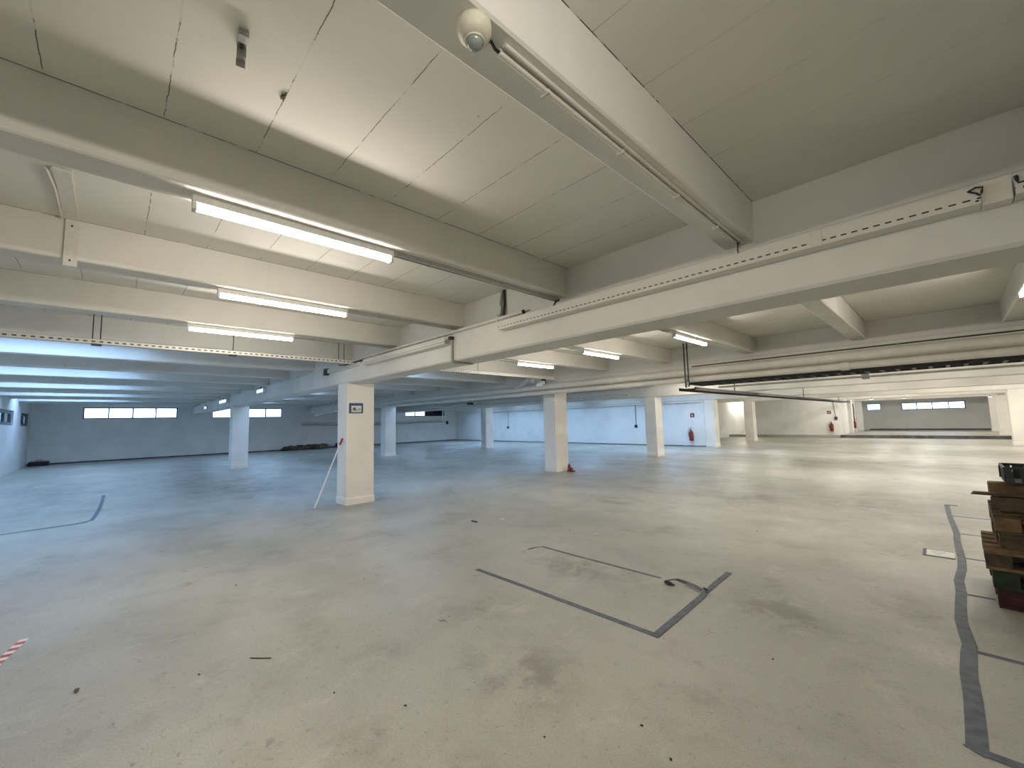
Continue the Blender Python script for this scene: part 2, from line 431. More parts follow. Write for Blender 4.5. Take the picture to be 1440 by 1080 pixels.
# ------------------------------------------------------------------ columns
COLX = {0: -8.66, 1: -19.55, 2: 1.80}
def column(x0, y0, w, d, z0, z1, label, plinth=.012):
    mb = MB()
    c = .012
    def ring(g, z): return [(x0-g+c, y0-g, z), (x0+w+g-c, y0-g, z), (x0+w+g, y0-g+c, z), (x0+w+g, y0+d+g-c, z), (x0+w+g-c, y0+d+g, z), (x0-g+c, y0+d+g, z), (x0-g, y0+d+g-c, z), (x0-g, y0-g+c, z)]
    rings = [ring(plinth, z0), ring(plinth, z0+.11), ring(plinth*.3, z0+.135), ring(0, z0+.15), ring(0, z1)]
    vs = [p for r in rings for p in r]; fs = []
    for i in range(len(rings)-1):
        for k in range(8): fs.append((i*8+k, i*8+(k+1) % 8, (i+1)*8+(k+1) % 8, (i+1)*8+k))
    fs.append(tuple(range(7, -1, -1))); fs.append(tuple(len(vs)-8+k for k in range(8)))
    mb.add([(a-x0-w/2, b-y0-d/2, c_-z0) for a, b, c_ in vs], fs)
    return tag(mb.build('column', M['column'], None, (x0+w/2, y0+d/2, z0)), label, 'column')
W, D = .475, .565
column(-8.66, 3.33, W, D, 0, ZG0, 'square white column with a blue framed vehicle sign and a pole leaning on it')
column(-19.55, 3.33, W, D, 0, ZG0, 'white column in front of the high windows of the back wall')
column(-8.66, 9.62, W, D, 0, ZG0, 'white column under the thick pipes with a small red object at its foot')
column(-19.5, 9.62, W, D, 0, ZG0, 'white column seen just right of the signed column, side lit blue by daylight')
column(-8.66, 15.85, W, D, 0, ZG0, 'white column between the piped column and the wall extinguisher')
column(-19.3, 15.85, W, D, 0, ZG0, 'distant white column before the far corner, with thin twisted fittings hanging left of its head')
column(-8.66, 21.90, W, D, 0, ZG0, 'white column at the end of the blue lit wall, right of the red extinguisher')
column(-8.62, 27.77, W, D, 0, ZG0, 'distant white column in front of the beige wall and the bright recess')
column(1.80, 27.77, .62, D, 0, ZG0, 'pale column at the right edge of the photo, largest of the far right row')
column(1.80, 34.0, .36, D, RZ, ZG0, 'narrow pale column, middle one of the far right row')
column(1.80, 40.2, .50, D, RZ, ZG0, 'pale column nearest the end windows, rearmost of the far right row')

# ------------------------------------------------------------------ girders (inverted T) along x
def girder(y0, x0, x1, label):
    g = .43; c = .02
    prof = [(c, ZG0), (g-c, ZG0), (g, ZG0+c), (g, ZG1-.01), (g-.01, ZG1), (.33, ZG1+.006), (.33, ZS-.001), (.15, ZS-.001), (.15, ZG1+.006), (.012, ZG1), (0, ZG1-.012), (0, ZG0+c)]
    mb = MB().prism([(p[0], p[1]) for p in prof], 'x', x0, x1)
    return tag(mb.build('girder', M['paint'], None, (0, y0, 0)), label, 'girder')
girder(ROWS[0], XL, XR, 'nearest white concrete girder, crossing from upper right down to the signed column')
girder(ROWS[1], XL, XR, 'white concrete girder behind the two thick pipes')
girder(ROWS[2], XL, XR, 'white concrete girder seen under the pipes, over the column left of the extinguisher')
girder(ROWS[3], XL, XR, 'white girder running along the top of the blue lit wall')
girder(ROWS[4], -11.4, XR, 'distant white girder in front of the beige wall')
girder(33.46, -4.82, XR, 'white girder above the step before the end bay')
girder(ROWS[6], -4.83, XR, 'farthest white girder just before the end windows')

# ------------------------------------------------------------------ beams along y
def beam_mesh(y0, y1):
    h = .11; c = .014
    prof = [(-h+c, ZB), (h-c, ZB), (h-.004, ZB+.008), (h, ZB+.03), (h+.006, ZS-.001), (-h-.006, ZS-.001), (-h, ZB+.03), (-h+.004, ZB+.008)]
    return MB().prism(prof, 'y', y0, y1)
spans = [(YN, ROWS[0]+.15), (ROWS[0]+.33, ROWS[1]+.15), (ROWS[1]+.33, ROWS[2]+.15), (ROWS[2]+.33, ROWS[3]+.05),
         (ROWS[3]+.40, ROWS[4]+.15), (ROWS[4]+.33, 33.2), (33.80, ROWS[6]+.15)]
krange = [range(-4, 15), range(-4, 15), range(-4, 15), range(-4, 15), range(-4, 4), range(-4, 4), range(-4, 3)]
lab0 = {0: 'concrete beam at the top of the photo with the round sensor under it',
        1: 'concrete beam carrying the largest lit tube lamp', 2: 'concrete beam carrying the second nearest tube lamp',
        3: 'concrete beam carrying the tube lamp nearest the perforated hanging tray'}
lab1 = {0: 'beam without a lamp seen beyond the nearest girder at upper right', 1: 'beam beyond the first girder, carrying the rightmost of the three small tube lamps',
        2: 'beam beyond the first girder, carrying the middle of the three small tube lamps', 3: 'beam beyond the first girder, carrying the leftmost of the three small tube lamps',
        -1: 'beam at the right edge of the photo with a tube lamp just in view'}
grp = ['blue lit beams receding on the left before the nearest girder', 'beams between the nearest girder and the piped girder', 'beams between the piped girder and the next girder',
       'beams in front of the blue lit wall', 'beams over the passage before the beige wall', 'beams against the beige wall', 'beams of the end bay']
glab = ['plain concrete ceiling beam receding at left, before the nearest girder', 'plain concrete ceiling beam between the nearest girder and the thick pipes',
        'plain concrete ceiling beam just beyond the thick pipes', 'plain concrete ceiling beam ending at the blue lit wall', 'distant ceiling beam above the passage to the beige wall',
        'distant ceiling beam meeting the beige wall', 'distant ceiling beam near the end windows']
for bi, (sp, kr) in enumerate(zip(spans, krange)):
    proto = None
    for k in kr:
        if proto is None: o = proto = beam_mesh(*sp).build('ceiling_beam', M['paint'])
        else: o = proto.copy(); COL.objects.link(o)
        o.location = (BX(k), 0, 0)
        l = (lab0 if bi == 0 else lab1 if bi == 1 else {}).get(k)
        if l: tag(o, l, 'beam')
        else: tag(o, glab[bi], 'beam', grp[bi])

# ------------------------------------------------------------------ tube lamps
LEN = 1.22
def make_lamp(tube):
    t = thing('tube_lamp', 'lamp', 'lamp')
    # hangs below z=0 (beam underside), runs along +y from 0
    hb = MB(); hb.prism([(-.032, -.05), (.032, -.05), (.032, -.012), (.022, -.0), (-.022, -.0), (-.032, -.012)], 'y', 0, LEN)
    ho = hb.build('lamp_housing', M['fixture'], t)
    pr = [(-.024, -.0502), (-.025, -.070), (-.014, -.087), (.014, -.087), (.025, -.070), (.024, -.0502)]
    d = MB(); d.prism(pr, 'y', .02, LEN-.02)
    d.mi = [0, 0, 0, 0, 0, 1, 1, 1]                    # only the five diffuser faces glow
    d.build('lamp_tube', [tube, M['fixture']], t)
    for y in (0, LEN-.02):
        c = MB(); c.box((-.028, y, -.09), (.028, y+.02, -.0502)); c.build('end_cap', M['fixture'], ho)
    return t
L0 = make_lamp(M['tube'])
L1 = None
lamps = [
 (1, .27, 'largest tube lamp, lit, on the beam at upper left', None),
 (2, .66, 'lit tube lamp, middle one of the three at left', None),
 (3, .62, 'lit tube lamp, lowest of the three at left, just above the hanging perforated tray', None),
 (1, 6.22, 'lit tube lamp beyond the girder, rightmost of the small row', None),
 (2, 6.32, 'lit tube lamp beyond the girder, middle of the small row', None),
 (3, 6.36, 'lit tube lamp beyond the girder, above the piped column', None),
 (-1, 6.0, 'lit tube lamp cut by the right edge of the photo', None),
 (-1, -.5, 'tube lamp just above the top edge of the photo, right of the sensor beam', None),
 (3, 14.25, 'lit tube lamp glimpsed left of the end of the black cable tray', None),
 (1, 22.4, 'distant lit tube lamp seen from its end, above the beige wall', None),
]
hid = 'added tube lamp of the far right aisle, out of sight'  # guessed lamps, added out of sight to brighten the far right aisle
for k, y in [(1, 12.5), (-1, 12.5), (-3, 12.5), (-1, 18.6), (1, 18.6), (-3, 18.6), (-1, 24.8), (-3, 24.8), (-2, 30.6), (1, 30.6), (-1, 36.6)]:
    lamps.append((k, y, hid, 'added tube lamps of the far right aisle'))
for k, y in [(0, 18.6), (3, 18.6), (0, 24.8), (3, 24.8), (2, 30.6), (0, 30.6), (-3, 30.6), (1, 36.6), (0, 36.6), (-3, 36.6), (-3, 6.2), (0, 12.5), (-2, 24.8)]:
    lamps.append((k, y, hid, 'added tube lamps of the far right aisle'))
for i, (k, y, l, g) in enumerate(lamps):
    loc = (BX(k) if k != -1 or y > 7 or y < 0 else .67, y, ZB)
    if y < 0:
        LR = make_lamp(M['tube_far']); LR.location = loc; tag(LR, l, 'lamp'); continue
    if i == 0: L0.location = loc; tag(L0, l, 'lamp')
    elif g:
        if L1 is None: L1 = make_lamp(M['tube_far']); L1.location = loc; tag(L1, l, 'lamp', g)
        else: copy_tree(L1, loc, l, g)
    else:
        copy_tree(L0, loc, l, g)
cl = copy_tree(L1, (-10.75, 33.9, ZB), 'added tube lamp brightening the recess beyond the distant column')  # no known lamp here; this one and the next are added to brighten the recess
del cl['group']
c2 = copy_tree(cl, (-10.75, 35.8, ZB), 'second added tube lamp brightening the recess, deeper in')
MB().box((-.05, 0, 0), (.05, LEN, ZS-ZB)).build('mounting_block', M['fixture'], cl)

# ------------------------------------------------------------------ lamp rails under beams
def rail(k, y0, y1, label, dx=0, name='cable_rail', gi=None):
    mb = MB(); x = dx
    mb.box((x-.022, y0, -.004), (x+.022, y1, 0)); mb.box((x-.022, y0, -.030), (x-.018, y1, -.004)); mb.box((x+.018, y0, -.030), (x+.022, y1, -.004))
    t = thing(name, label, 'rail', (BX(k), 0, ZB), gi)
    mb.build('channel', M['galv'], t)
    mb = MB(); mb.tube([(x-.006, y0, -.020), (x-.006, y1, -.020)], .0075, 6); mb.tube([(x+.008, y0, -.022), (x+.008, y1, -.022)], .006, 6)
    mb.build('cable', M['trunk'], t)
    n = max(2, int((y1-y0)/.55))
    for i in range(n):
        yy = y0+(i+.5)*(y1-y0)/n
        MB().box((x-.027, yy, -.034), (x+.027, yy+.018, -.0005)).build('clip', M['galv'], t)
    return t
rail(1, 1.50, 3.44, 'grey cable rail running from the largest tube lamp to the girder', .0)
rail(2, 1.89, 3.44, 'grey cable rail running from the second lamp to the girder', .0)
rail(3, 1.85, 3.44, 'grey cable rail running from the lamp above the hanging tray to the girder', .0)
rail(1, 3.80, 6.20, 'grey cable rail leading to the rightmost small lamp beyond the girder')
rail(2, 3.80, 6.30, 'grey cable rail leading to the middle small lamp beyond the girder')
rail(3, 3.80, 6.34, 'grey cable rail leading to the leftmost small lamp beyond the girder')
# conduit from the sensor along the first beam
t = thing('sensor_conduit', 'long painted conduit under the top beam, running from the sensor to the girder', 'conduit', (-.995, .93, ZB))
MB().tube([(0, 0, -.016), (-.01, 1.2, -.018), (-.015, 2.51, -.016)], .0125, 12).build('conduit_pipe', M['duct'], t)
MB().tube([(.03, 0, -.010), (.018, 1.2, -.010), (.016, 2.51, -.010)], .009, 8).build('cable', M['duct'], t)
for yy in (.25, .8, 1.4, 2.0):
    MB().box((-.03, yy, -.033), (.012, yy+.012, -.0005)).build('clip', M['duct'], t)
MB().tube([(0, 0, -.016), (.003, -.022, -.020), (.012, -.045, -.016), (.012, -.075, -.022)], .006, 8).build('bare_cable', M['black'], t)

# ------------------------------------------------------------------ ceiling sensor
t = thing('motion_sensor', 'round cream motion sensor with a grey lens under the top beam', 'sensor', (-.985, .812, ZB))
MB().lathe([(0, 0), (.056, 0), (.058, -.012), (.056, -.034), (.050, -.046), (.034, -.058), (.0, -.060)], n=32).build('sensor_body', M['plastic'], t)
MB().lathe([(.030, -.052), (.0295, -.062), (.026, -.074), (.017, -.084), (0, -.088)], n=28).build('sensor_lens', M['lens'], t)
MB().lathe([(.030, -.0585), (.033, -.0585), (.033, -.064), (.030, -.064)], n=28).build('lens_ring', M['plastic'], t)

# ------------------------------------------------------------------ metal clamp on the slab, old fixing on joint
t = thing('ceiling_clamp', 'small rusty metal clamp stuck to the slab at the top left', 'clamp', (-1.915, .325, ZS), rz=-.1)
mb = MB(); mb.box((-.055, -.017, -.006), (.045, .017, 0)); mb.box((-.055, -.017, -.05), (-.049, .017, -.006)); mb.box((-.085, -.017, -.05), (-.055, .017, -.044)); mb.box((-.085, -.017, -.078), (-.079, .017, -.05))
mb.build('bracket', M['galv'], t)
MB().box((.0, -.018, -.030), (.045, .018, -.006)).build('clamp_jaw', M['galv'], t)
MB().lathe([(0, 0), (.009, 0), (.009, -.02), (0, -.02)], (-.03, 0, -.006), 8).build('bolt', M['dark'], t)
mb = MB()
for i in range(7):
    a = random.random()*6.3; r = .012+.02*random.random()
    mb.tube([(0, 0, -.004), (math.cos(a)*r, math.sin(a)*r*.7, -.012), (math.cos(a)*r*1.5, math.sin(a)*r, -.004)], [.005, .004, .001], 6)
tag(mb.build('anchor_stub', M['rag'], None, (-2.14, .537, ZS)), 'small rough anchor stub on the slab joint left of the top', 'anchor')

# ------------------------------------------------------------------ old trunking at far left (slab and beam side)
t = thing('old_trunking', 'painted flat trunking crossing the slab and dropping down a beam at far left', 'trunking', (-4.1, -.29, ZS))
mb = MB(); mb.prism([(-.43, -.012), (.42, -.012), (.42, 0), (-.43, 0)], 'y', -.045, .035); mb.build('trunking_run', M['trunk'], t)
MB().tube([(-.42, -.055, -.012), (.1, -.056, -.012), (.40, -.075, -.012)], .009, 6).build('cable', M['trunk'], t)
mb = MB(); mb.box((-.440, -.035, -.375), (-.424, .04, -.012)); mb.build('trunking_drop', M['trunk'], t)
for z in (-.06, -.33):
    MB().box((-.424, -.005, z-.006), (-.421, .006, z+.006)).build('screw', M['black'], t)
MB().box((.36, -.05, -.020), (.43, .037, -.012)).build('end_clip', M['trunk'], t)

# ------------------------------------------------------------------ slotted channel on the nearest girder
def slotted(x0, x1, label, joints=()):
    t = thing('slotted_channel', label, 'cable channel', (x0, 3.33, 2.62))
    Lx = x1-x0
    mb = MB(); mb.prism([(-.11, 0), (0, 0), (0, .006), (-.104, .006), (-.104, .098), (-.11, .098)], 'x', 0, Lx)
    mb.build('channel', M['slot_x'], t)
    for j in joints:
        MB().box((j-x0-.03, -.1135, .004), (j-x0+.03, -.1105, .095)).build('joint_plate', M['trunk'], t)
    return t
slotted(-3.58, .205, 'slotted cable channel along the nearest girder, right of the bracket', (-.50,))
slotted(-7.24, -4.67, 'slotted cable channel on the nearest girder above the signed column')
slotted(.32, 2.6, 'slotted cable channel at the right edge of the photo, past the gap')
# cover plate with black cable ends
t = thing('cable_cover_plate', 'flat cover plate between the slotted channels at the right edge', 'cover plate', (.26, 3.33, 2.61))
MB().box((-.052, -.095, 0), (.052, 0, .125)).build('plate', M['duct'], t)
MB().tube([(-.10, -.116, .085), (-.07, -.120, .097), (-.045, -.118, .090), (-.048, -.117, .075), (-.05, -.116, .059)], .004, 6).build('left_cable_end', M['black'], t)
MB().tube([(-.095, -.116, .085), (-.07, -.116, .067), (-.056, -.116, .050)], .0045, 6).build('left_cable_end', M['black'], t)
MB().tube([(.066, -.114, .100), (.068, -.118, .080), (.072, -.116, .062), (.11, -.115, .064)], [.009, .008, .004, .003], 6).build('right_cable_end', M['black'], t)
for x, z in ((.085, .030), (-.075, .022)): MB().box((x, -.1135, z), (x+.012, -.1105, z+.008)).build('screw', M['black'], t)

# painted pipe with stub above the slotted channel
t = thing('painted_conduit', 'white painted conduit on the girder ledge above the signed column', 'conduit', (-7.6, 3.33, 2.78))
MB().tube([(0, -.022, 0), (4.36, -.022, 0)], .021, 12).build('conduit_pipe', M['duct'], t)
MB().tube([(4.36, -.022, 0), (4.375, -.022, 0)], .024, 12).build('open_end', M['black'], t)
MB().tube([(4.37, -.03, -.01), (4.42, -.045, -.016), (4.50, -.05, -.012)], .005, 6).build('loose_cable', M['black'], t)
for x in (.6, 1.5, 2.96, 3.93): MB().box((x, -.047, -.027), (x+.02, 0, .023)).build('clip', M['duct'], t)
# twin cable drop between lamp rail and conduit
t = thing('cable_drop', 'dark bundle of cables dropping from the slab to the girder ledge', 'cable', (-3.75, 3.46, ZS))
MB().tube([(0, 0, 0), (-.012, -.004, -.1), (-.02, -.01, -.16), (0, -.005, -.22), (.0, -.03, -.33)], .016, 8).build('cable', M['galv'], t)
MB().tube([(.045, 0, 0), (.045, 0, -.2), (.045, -.02, -.33)], .015, 8).build('cable', M['dark'], t)
MB().box((-.06, -.04, -.36), (-.01, 0, -.30)).build('clamp', M['galv'], t)
# rail end plug
t = thing('dangling_cable_end', 'short black cable end hanging from the rail at the girder, left of centre', 'cable', (-2.80, 3.42, 2.835))
MB().tube([(0, 0, 0), (.012, -.07, -.03), (.01, -.10, -.07), (-.01, -.11, -.125)], [.010, .011, .007, .005], 8).build('cable_end', M['black'], t)
t = thing('dangling_cable_end', 'short black cable end hanging where the sensor conduit meets the girder', 'cable', (-1.0, 3.40, 2.85))
MB().tube([(-.02, 0, 0), (.008, -.06, -.012), (.01, -.085, -.06), (.014, -.09, -.115)], [.006, .006, .004, .004], 8).build('cable_end', M['black'], t)

# vertical conduit with elbow under the girder
t = thing('elbow_conduit', 'thin conduit going down the girder and bending under it', 'conduit', (-4.62, 3.33, 2.72))
MB().tube([(0, -.02, 0), (0, -.02, -.30), (.0, -.012, -.345), (.0, .03, -.353), (.02, .26, -.353)], .017, 10).build('conduit_pipe', M['galv'], t)
MB().box((-.026, -.06, -.045), (.026, 0, .0)).build('junction_cap', M['dark'], t)
MB().box((-.025, .27, -.36), (.03, .33, -.335)).build('end_box', M['galv'], t)
# channel end bits above the signed column
t = thing('channel_end_bracket', 'small dark bracket where the slotted channels meet above the signed column', 'bracket', (-7.42, 3.33, 2.66))
MB().box((-.05, -.07, .06), (.11, 0, .085)).build('plate', M['dark'], t)
MB().tube([(-.1, -.05, .08), (-.6, -.12, .05), (-.95, -.10, .09)], .012, 6).build('cable', M['black'], t)
# grey continuing tray beyond
t = thing('cable_trunking', 'white trunking on the girder left of the signed column, ending at a dark clamp', 'trunking', (-9.2, 3.33, 2.66))
MB().box((0, -.05, 0), (1.62, 0, .09)).build('trunk', M['trunk'], t)
MB().box((-.10, -.07, -.03), (.06, 0, .11)).build('clamp', M['dark'], t)

# ------------------------------------------------------------------ hanging perforated tray
def hung_tray(y0, y1, label, rods, bars):
    t = thing('hanging_cable_tray', label, 'cable tray', (-7.74, y0, 2.70)); Ly = y1-y0
    mb = MB(); mb.prism([(-.04, 0), (.04, 0), (.04, .06), (.034, .06), (.034, .006), (-.034, .006), (-.034, .06), (-.04, .06)], 'y', 0, Ly)
    mb.build('tray', M['slot_y'], t)
    for y in rods: MB().tube([(0, y-y0, -.012), (0, y-y0, ZS-2.70)], .006, 6).build('hanging_rod', M['dark'], t)
    for y in bars: MB().box((-.055, y-y0-.05, -.016), (.055, y-y0+.05, -.001)).build('support_bar', M['dark'], t)
hung_tray(YN+.05, 3.25, 'long white perforated tray hung on rods across the beams at left', (-.24, -.165, 1.33, 2.98, 3.08), (-.2, 1.33))
hung_tray(3.85, 9.1, 'perforated tray glimpsed beyond the nearest girder, left of the small lamps', (4.6, 4.75, 6.3), (4.68,))

# ------------------------------------------------------------------ two thick pipes in front of the second girder
def pipe_x(x0, x1, y, z, r, label, name='ceiling_pipe', joints=(), hang=()):
    t = thing(name, label, 'pipe', (x0, y, z))
    MB().tube([(0, 0, 0), (x1-x0, 0, 0)], r, 20).build('pipe_run', M['duct'], t)
    for j in joints: MB().tube([(j-x0-.06, 0, 0), (j-x0+.06, 0, 0)], r+.014, 20).build('coupling', M['duct'], t)
    for j in hang:
        MB().tube([(j-x0, 0, 0), (j-x0, 0, ZS-z)], .009, 6).build('hanger_rod', M['dark'], t)
        MB().tube([(j-x0-.02, 0, 0), (j-x0+.02, 0, 0)], r+.006, 20).build('pipe_clamp', M['galv'], t)
    return t
pipe_x(-19.0, XR, 9.36, 2.545, .088, 'upper of the two thick white pipes crossing behind the nearest girder', joints=(-12.6, -10.8, -6.0), hang=())
pipe_x(-18.0, XR, 9.30, 2.368, .060, 'lower of the two thick white pipes, resting before the column heads', joints=(-5.5, -1.2))
pipe_x(-29.9, -9.2, 15.62, 2.50, .06, 'thin white pipe along the third girder', joints=(-13, -20))
pipe_x(-30.0, -8.8, 21.80, 2.31, .035, 'slim pipe running along the top of the blue lit wall')
t = thing('thin_conduit', 'thin dark conduit running just above the two thick pipes', 'conduit', (-3.9, 9.34, 2.665))
MB().tube([(0, 0, 0), (12.4, 0, 0)], .012, 8).build('conduit_pipe', M['dark'], t)
for x in (1.2, 3.4, 5.0): MB().box((x, -.016, -.03), (x+.02, .02, .018)).build('clip', M['galv'], t)
t = thing('drain_branch', 'white pipe branch angling from the thick pipe beside the piped column', 'pipe', (-8.9, 9.36, 2.6))
MB().tube([(-.75, 0, 0), (-.25, -.12, .08), (.05, -.15, .22)], .055, 14).build('pipe_branch', M['duct'], t)
for i, (x, z, l) in enumerate([(-8.62, 2.74, 'white junction box above the piped column, upper one'), (-8.25, 2.66, 'white junction box above the piped column, right one'), (-8.35, 2.60, 'white junction box above the piped column, lowest one')]):
    t = thing('junction_box', l, 'junction box', (x, 9.18-(.02*i), z))
    MB().box((-.085, -.05, -.05), (.085, .03, .05)).build('box_body', M['fixture'], t, bevel=.006)
    MB().box((-.06, -.056, -.035), (.06, -.05, .035)).build('box_lid', M['fixture'], t)
t = thing('cable_riser', 'dark cable riser going up from the junction boxes over the piped column', 'cable', (-8.45, 9.45, 2.86))
MB().box((-.06, -.03, -.2), (.06, .03, ZS-2.86)).build('riser', M['dark'], t)

# ------------------------------------------------------------------ black cable trays
def ladder(axis, a0, a1, c, z, w, label, n_r):
    t = thing('cable_ladder', label, 'cable tray', ((a0, c, z) if axis == 'x' else (c, a0, z)))
    L = a1-a0
    def B(mb, u0, v0, z0, u1, v1, z1):
        mb.box(*(((u0, v0, z0), (u1, v1, z1)) if axis == 'x' else ((v0, u0, z0), (v1, u1, z1)))); return mb
    for s_ in (-1, 1): B(MB(), 0, s_*w/2-.006, 0, L, s_*w/2+.006, .075).build('side_rail', M['dark'], t)
    for i in range(n_r): B(MB(), (i+.3)*L/n_r, -w/2, .0, (i+.3)*L/n_r+.05, w/2, .018).build('rung', M['dark'], t)
    mb = MB()
    for i in range(6):
        v = -w/2+.04+i*(w-.08)/5
        pts = [(L*j/12, v+random.uniform(-.01, .01), .034+random.uniform(-.006, .01)) for j in range(13)]
        mb.tube([(p[0], p[1], p[2]) if axis == 'x' else (p[1], p[0], p[2]) for p in pts], .014, 6)
    mb.build('cables', M['black'], t)
    for i in range(3):
        u = L*(.12+.36*i)
        B(MB(), u, w/2-.02, .06, u+.02, w/2, ZG0-z if axis == 'x' and False else ZB-z).build('hanger', M['dark'], t)
    return t
ladder('x', -4.25, XR-.2, 10.30, 2.30, .62, 'black ladder tray full of cables running right beneath the thick pipes', 60)
ladder('y', 10.05, 32.8, -4.35, 2.18, .38, 'dark cable ladder running straight away towards the beige wall', 48)
t = thing('tray_conduit', 'pale conduit beneath the black cable tray at right', 'conduit', (-3.9, 10.85, 2.26))
MB().tube([(0, 0, 0), (12, 0, 0)], .022, 10).build('conduit_pipe', M['fixture'], t)
MB().box((2.75, -.06, -.05), (2.87, .06, .07)).build('junction_box', M['fixture'], t)
t = thing('tray_hanger', 'dark twin-rod hanger holding the pipes at the corner of the cable trays', 'hanger', (-3.95, 9.14, 2.2))
MB().box((-.035, -.015, .0), (-.015, .015, ZS-2.2)).build('hanger_rod', M['dark'], t)
MB().box((.035, -.015, .0), (.055, .015, ZS-2.2)).build('hanger_rod', M['dark'], t)
MB().tube([(.02, 0, .18), (-.10, .2, -.0)], .016, 6).build('brace', M['galv'], t)

# ------------------------------------------------------------------ exit / emergency lamps
def em(x, y, z, label, mat, w=.30, h=.13, ax='x'):
    t = thing('emergency_light', label, 'emergency light', (x, y, z))
    if ax == 'x':
        MB().box((-w/2, -.035, -h/2), (w/2, .035, h/2)).build('light_body', M['fixture'], t)
        MB().box((-w/2+.02, -.039, -h/2+.02), (w/2-.02, -.035, h/2-.02)).build('light_panel', mat, t)
    else:
        MB().box((-.035, -w/2, -h/2), (.035, w/2, h/2)).build('light_body', M['fixture'], t)
        MB().box((.035, -w/2+.02, -h/2+.02), (.039, w/2-.02, h/2-.02)).build('light_panel', mat, t)
    MB().box((-.02, -.02, h/2), (.02, .02, h/2+.06)).build('bracket', M['dark'], t)
    return t
em(-14.6, 3.27, 2.66, 'small emergency light on the nearest girder, between the two nearest columns', M['daylamp'], .8, .14)
em(-25.0, 3.27, 2.56, 'small emergency light near the end of the nearest girder by the windows', M['daylamp'], .7, .14)
em(-20.6, 3.27, 2.64, 'bright white light panel on the girder just left of the window-side column', M['daylamp'], 1.5, .16)
em(-5.55, 21.7, 2.36, 'tiny greenish exit light beyond the black cable ladder', M['exit'], .26, .09)
em(-3.2, 33.35, 2.33, 'tiny exit light over the left end of the raised end bay', M['exit'], .2, .07)
em(-1.75, 33.35, 2.31, 'tiny bluish exit light over the middle of the raised end bay', M['daylamp'], .16, .06)
em(1.55, 33.3, 2.2, 'tiny exit light between the far right columns', M['exit'], .16, .06)

# ------------------------------------------------------------------ twisted fitting left of distant column
t = thing('broken_batten', 'broken white lamp batten hanging along the girder by the far corner', 'lamp', (-24.4, 15.42, 2.5))
MB().tube([(0, -.03, .12), (1.6, -.05, .10), (2.3, -.05, .02), (4.6, -.04, .16)], .045, 8).build('batten', M['fixture'], t)
MB().tube([(.1, -.1, .06), (1.0, -.25, .16), (2.2, -.1, .05)], .03, 8).build('loose_tube', M['fixture'], t)
MB().box((4.5, -.12, .08), (4.95, -.0, .2)).build('end_box', M['dark'], t)
t = thing('hanging_white_cable', 'thin white conduit hanging straight down near the far corner', 'conduit', (-23.0, 15.68, 1.10))
MB().tube([(0, 0, 0), (0, 0, 1.38)], .03, 8).build('conduit_pipe', M['white'], t)
# pendants on the blue wall
for x, l in ((-12.57, 'black pendant cable with a socket on the blue lit wall, left of the third column'), (-23.4, 'black socket hanging on a thin cable on the blue lit wall near the far corner')):
    t = thing('pendant_socket', l, 'socket', (x, 21.93, 1.0))
    MB().tube([(0, -.012, .14), (0, -.012, 1.28)], .013 if x > -20 else .007, 6).build('cable', M['dark'], t)
    MB().box((-.075, -.06, 0), (.075, 0, .15)).build('socket_body', M['black'], t)
t = thing('wall_speaker', 'small dark box on the back wall by the far corner', 'box', (-30.19, 21.0, 1.55))
MB().box((0, -.08, -.14), (.12, .08, .14)).build('box_body', M['dark'], t)
MB().tube([(.06, 0, -.14), (.06, 0, -.5)], .02, 6).build('cable', M['white'], t)
pw = MB()
t = thing('wall_conduit', 'pair of grey conduits running along the back wall right of the windows', 'conduit', (-30.12, 9.2, 1.78))
MB().tube([(0, 0, 0), (0, 4.0, -.12), (0, 11.5, 0)], .05, 8).build('conduit_pipe', M['duct'], t)
MB().tube([(0, 0, -.14), (0, 4.0, -.27), (0, 11.5, -.13)], .035, 8).build('conduit_pipe', M['galv'], t)
# end duct near back wall (pipe curl)
t = thing('duct_elbow', 'pale pipe stub turning towards the back wall left of the signed column', 'pipe', (-27.6, 9.3, 2.3))
MB().tube([(0, 0, -.1), (1.5, 0, .02), (4.5, 0, .14), (8.5, 0, .22)], .09, 12).build('pipe_run', M['duct'], t)

# ------------------------------------------------------------------ extinguishers
def extinguisher(x, y, z, label, rz=0):
    t = thing('fire_extinguisher', label, 'fire extinguisher', (x, y, z), rz=rz)
    MB().lathe([(0, 0), (.085, 0), (.098, .03), (.098, .40), (.085, .46), (.04, .50), (.03, .53), (0, .53)], (0, -.10, 0), 20).build('cylinder_body', M['red'], t)
    MB().lathe([(.0985, .24), (.0992, .24), (.0992, .30), (.0985, .30)], (0, -.10, 0), 20).build('body_label', M['brown'], t)
    mb = MB(); mb.box((-.02, -.17, .53), (.02, -.05, .56)); mb.box((-.012, -.20, .58), (.012, -.05, .60)); mb.build('handle', M['black'], t)
    MB().tube([(0, -.14, .54), (-.08, -.15, .64), (-.13, -.12, .50), (-.12, -.12, .2)], .012, 8).build('hose', M['black'], t)
    MB().tube([(-.05, -.10, .52), (-.04, -.04, .72), (.04, -.04, .72), (.05, -.10, .52)], .016, 8).build('carry_loop', M['white'], t)
    MB().box((-.05, -.015, .25), (.05, 0, .45)).build('wall_bracket', M['dark'], t)
    return t
extinguisher(-9.38, YBLUE, .30, 'red fire extinguisher on the blue lit wall')
extinguisher(-5.22, 33.17, .40, 'red fire extinguisher on the beige wall')
extinguisher(-4.83, 38.4, .45, 'red fire extinguisher seen edge-on on the side wall of the end bay', PI/2)
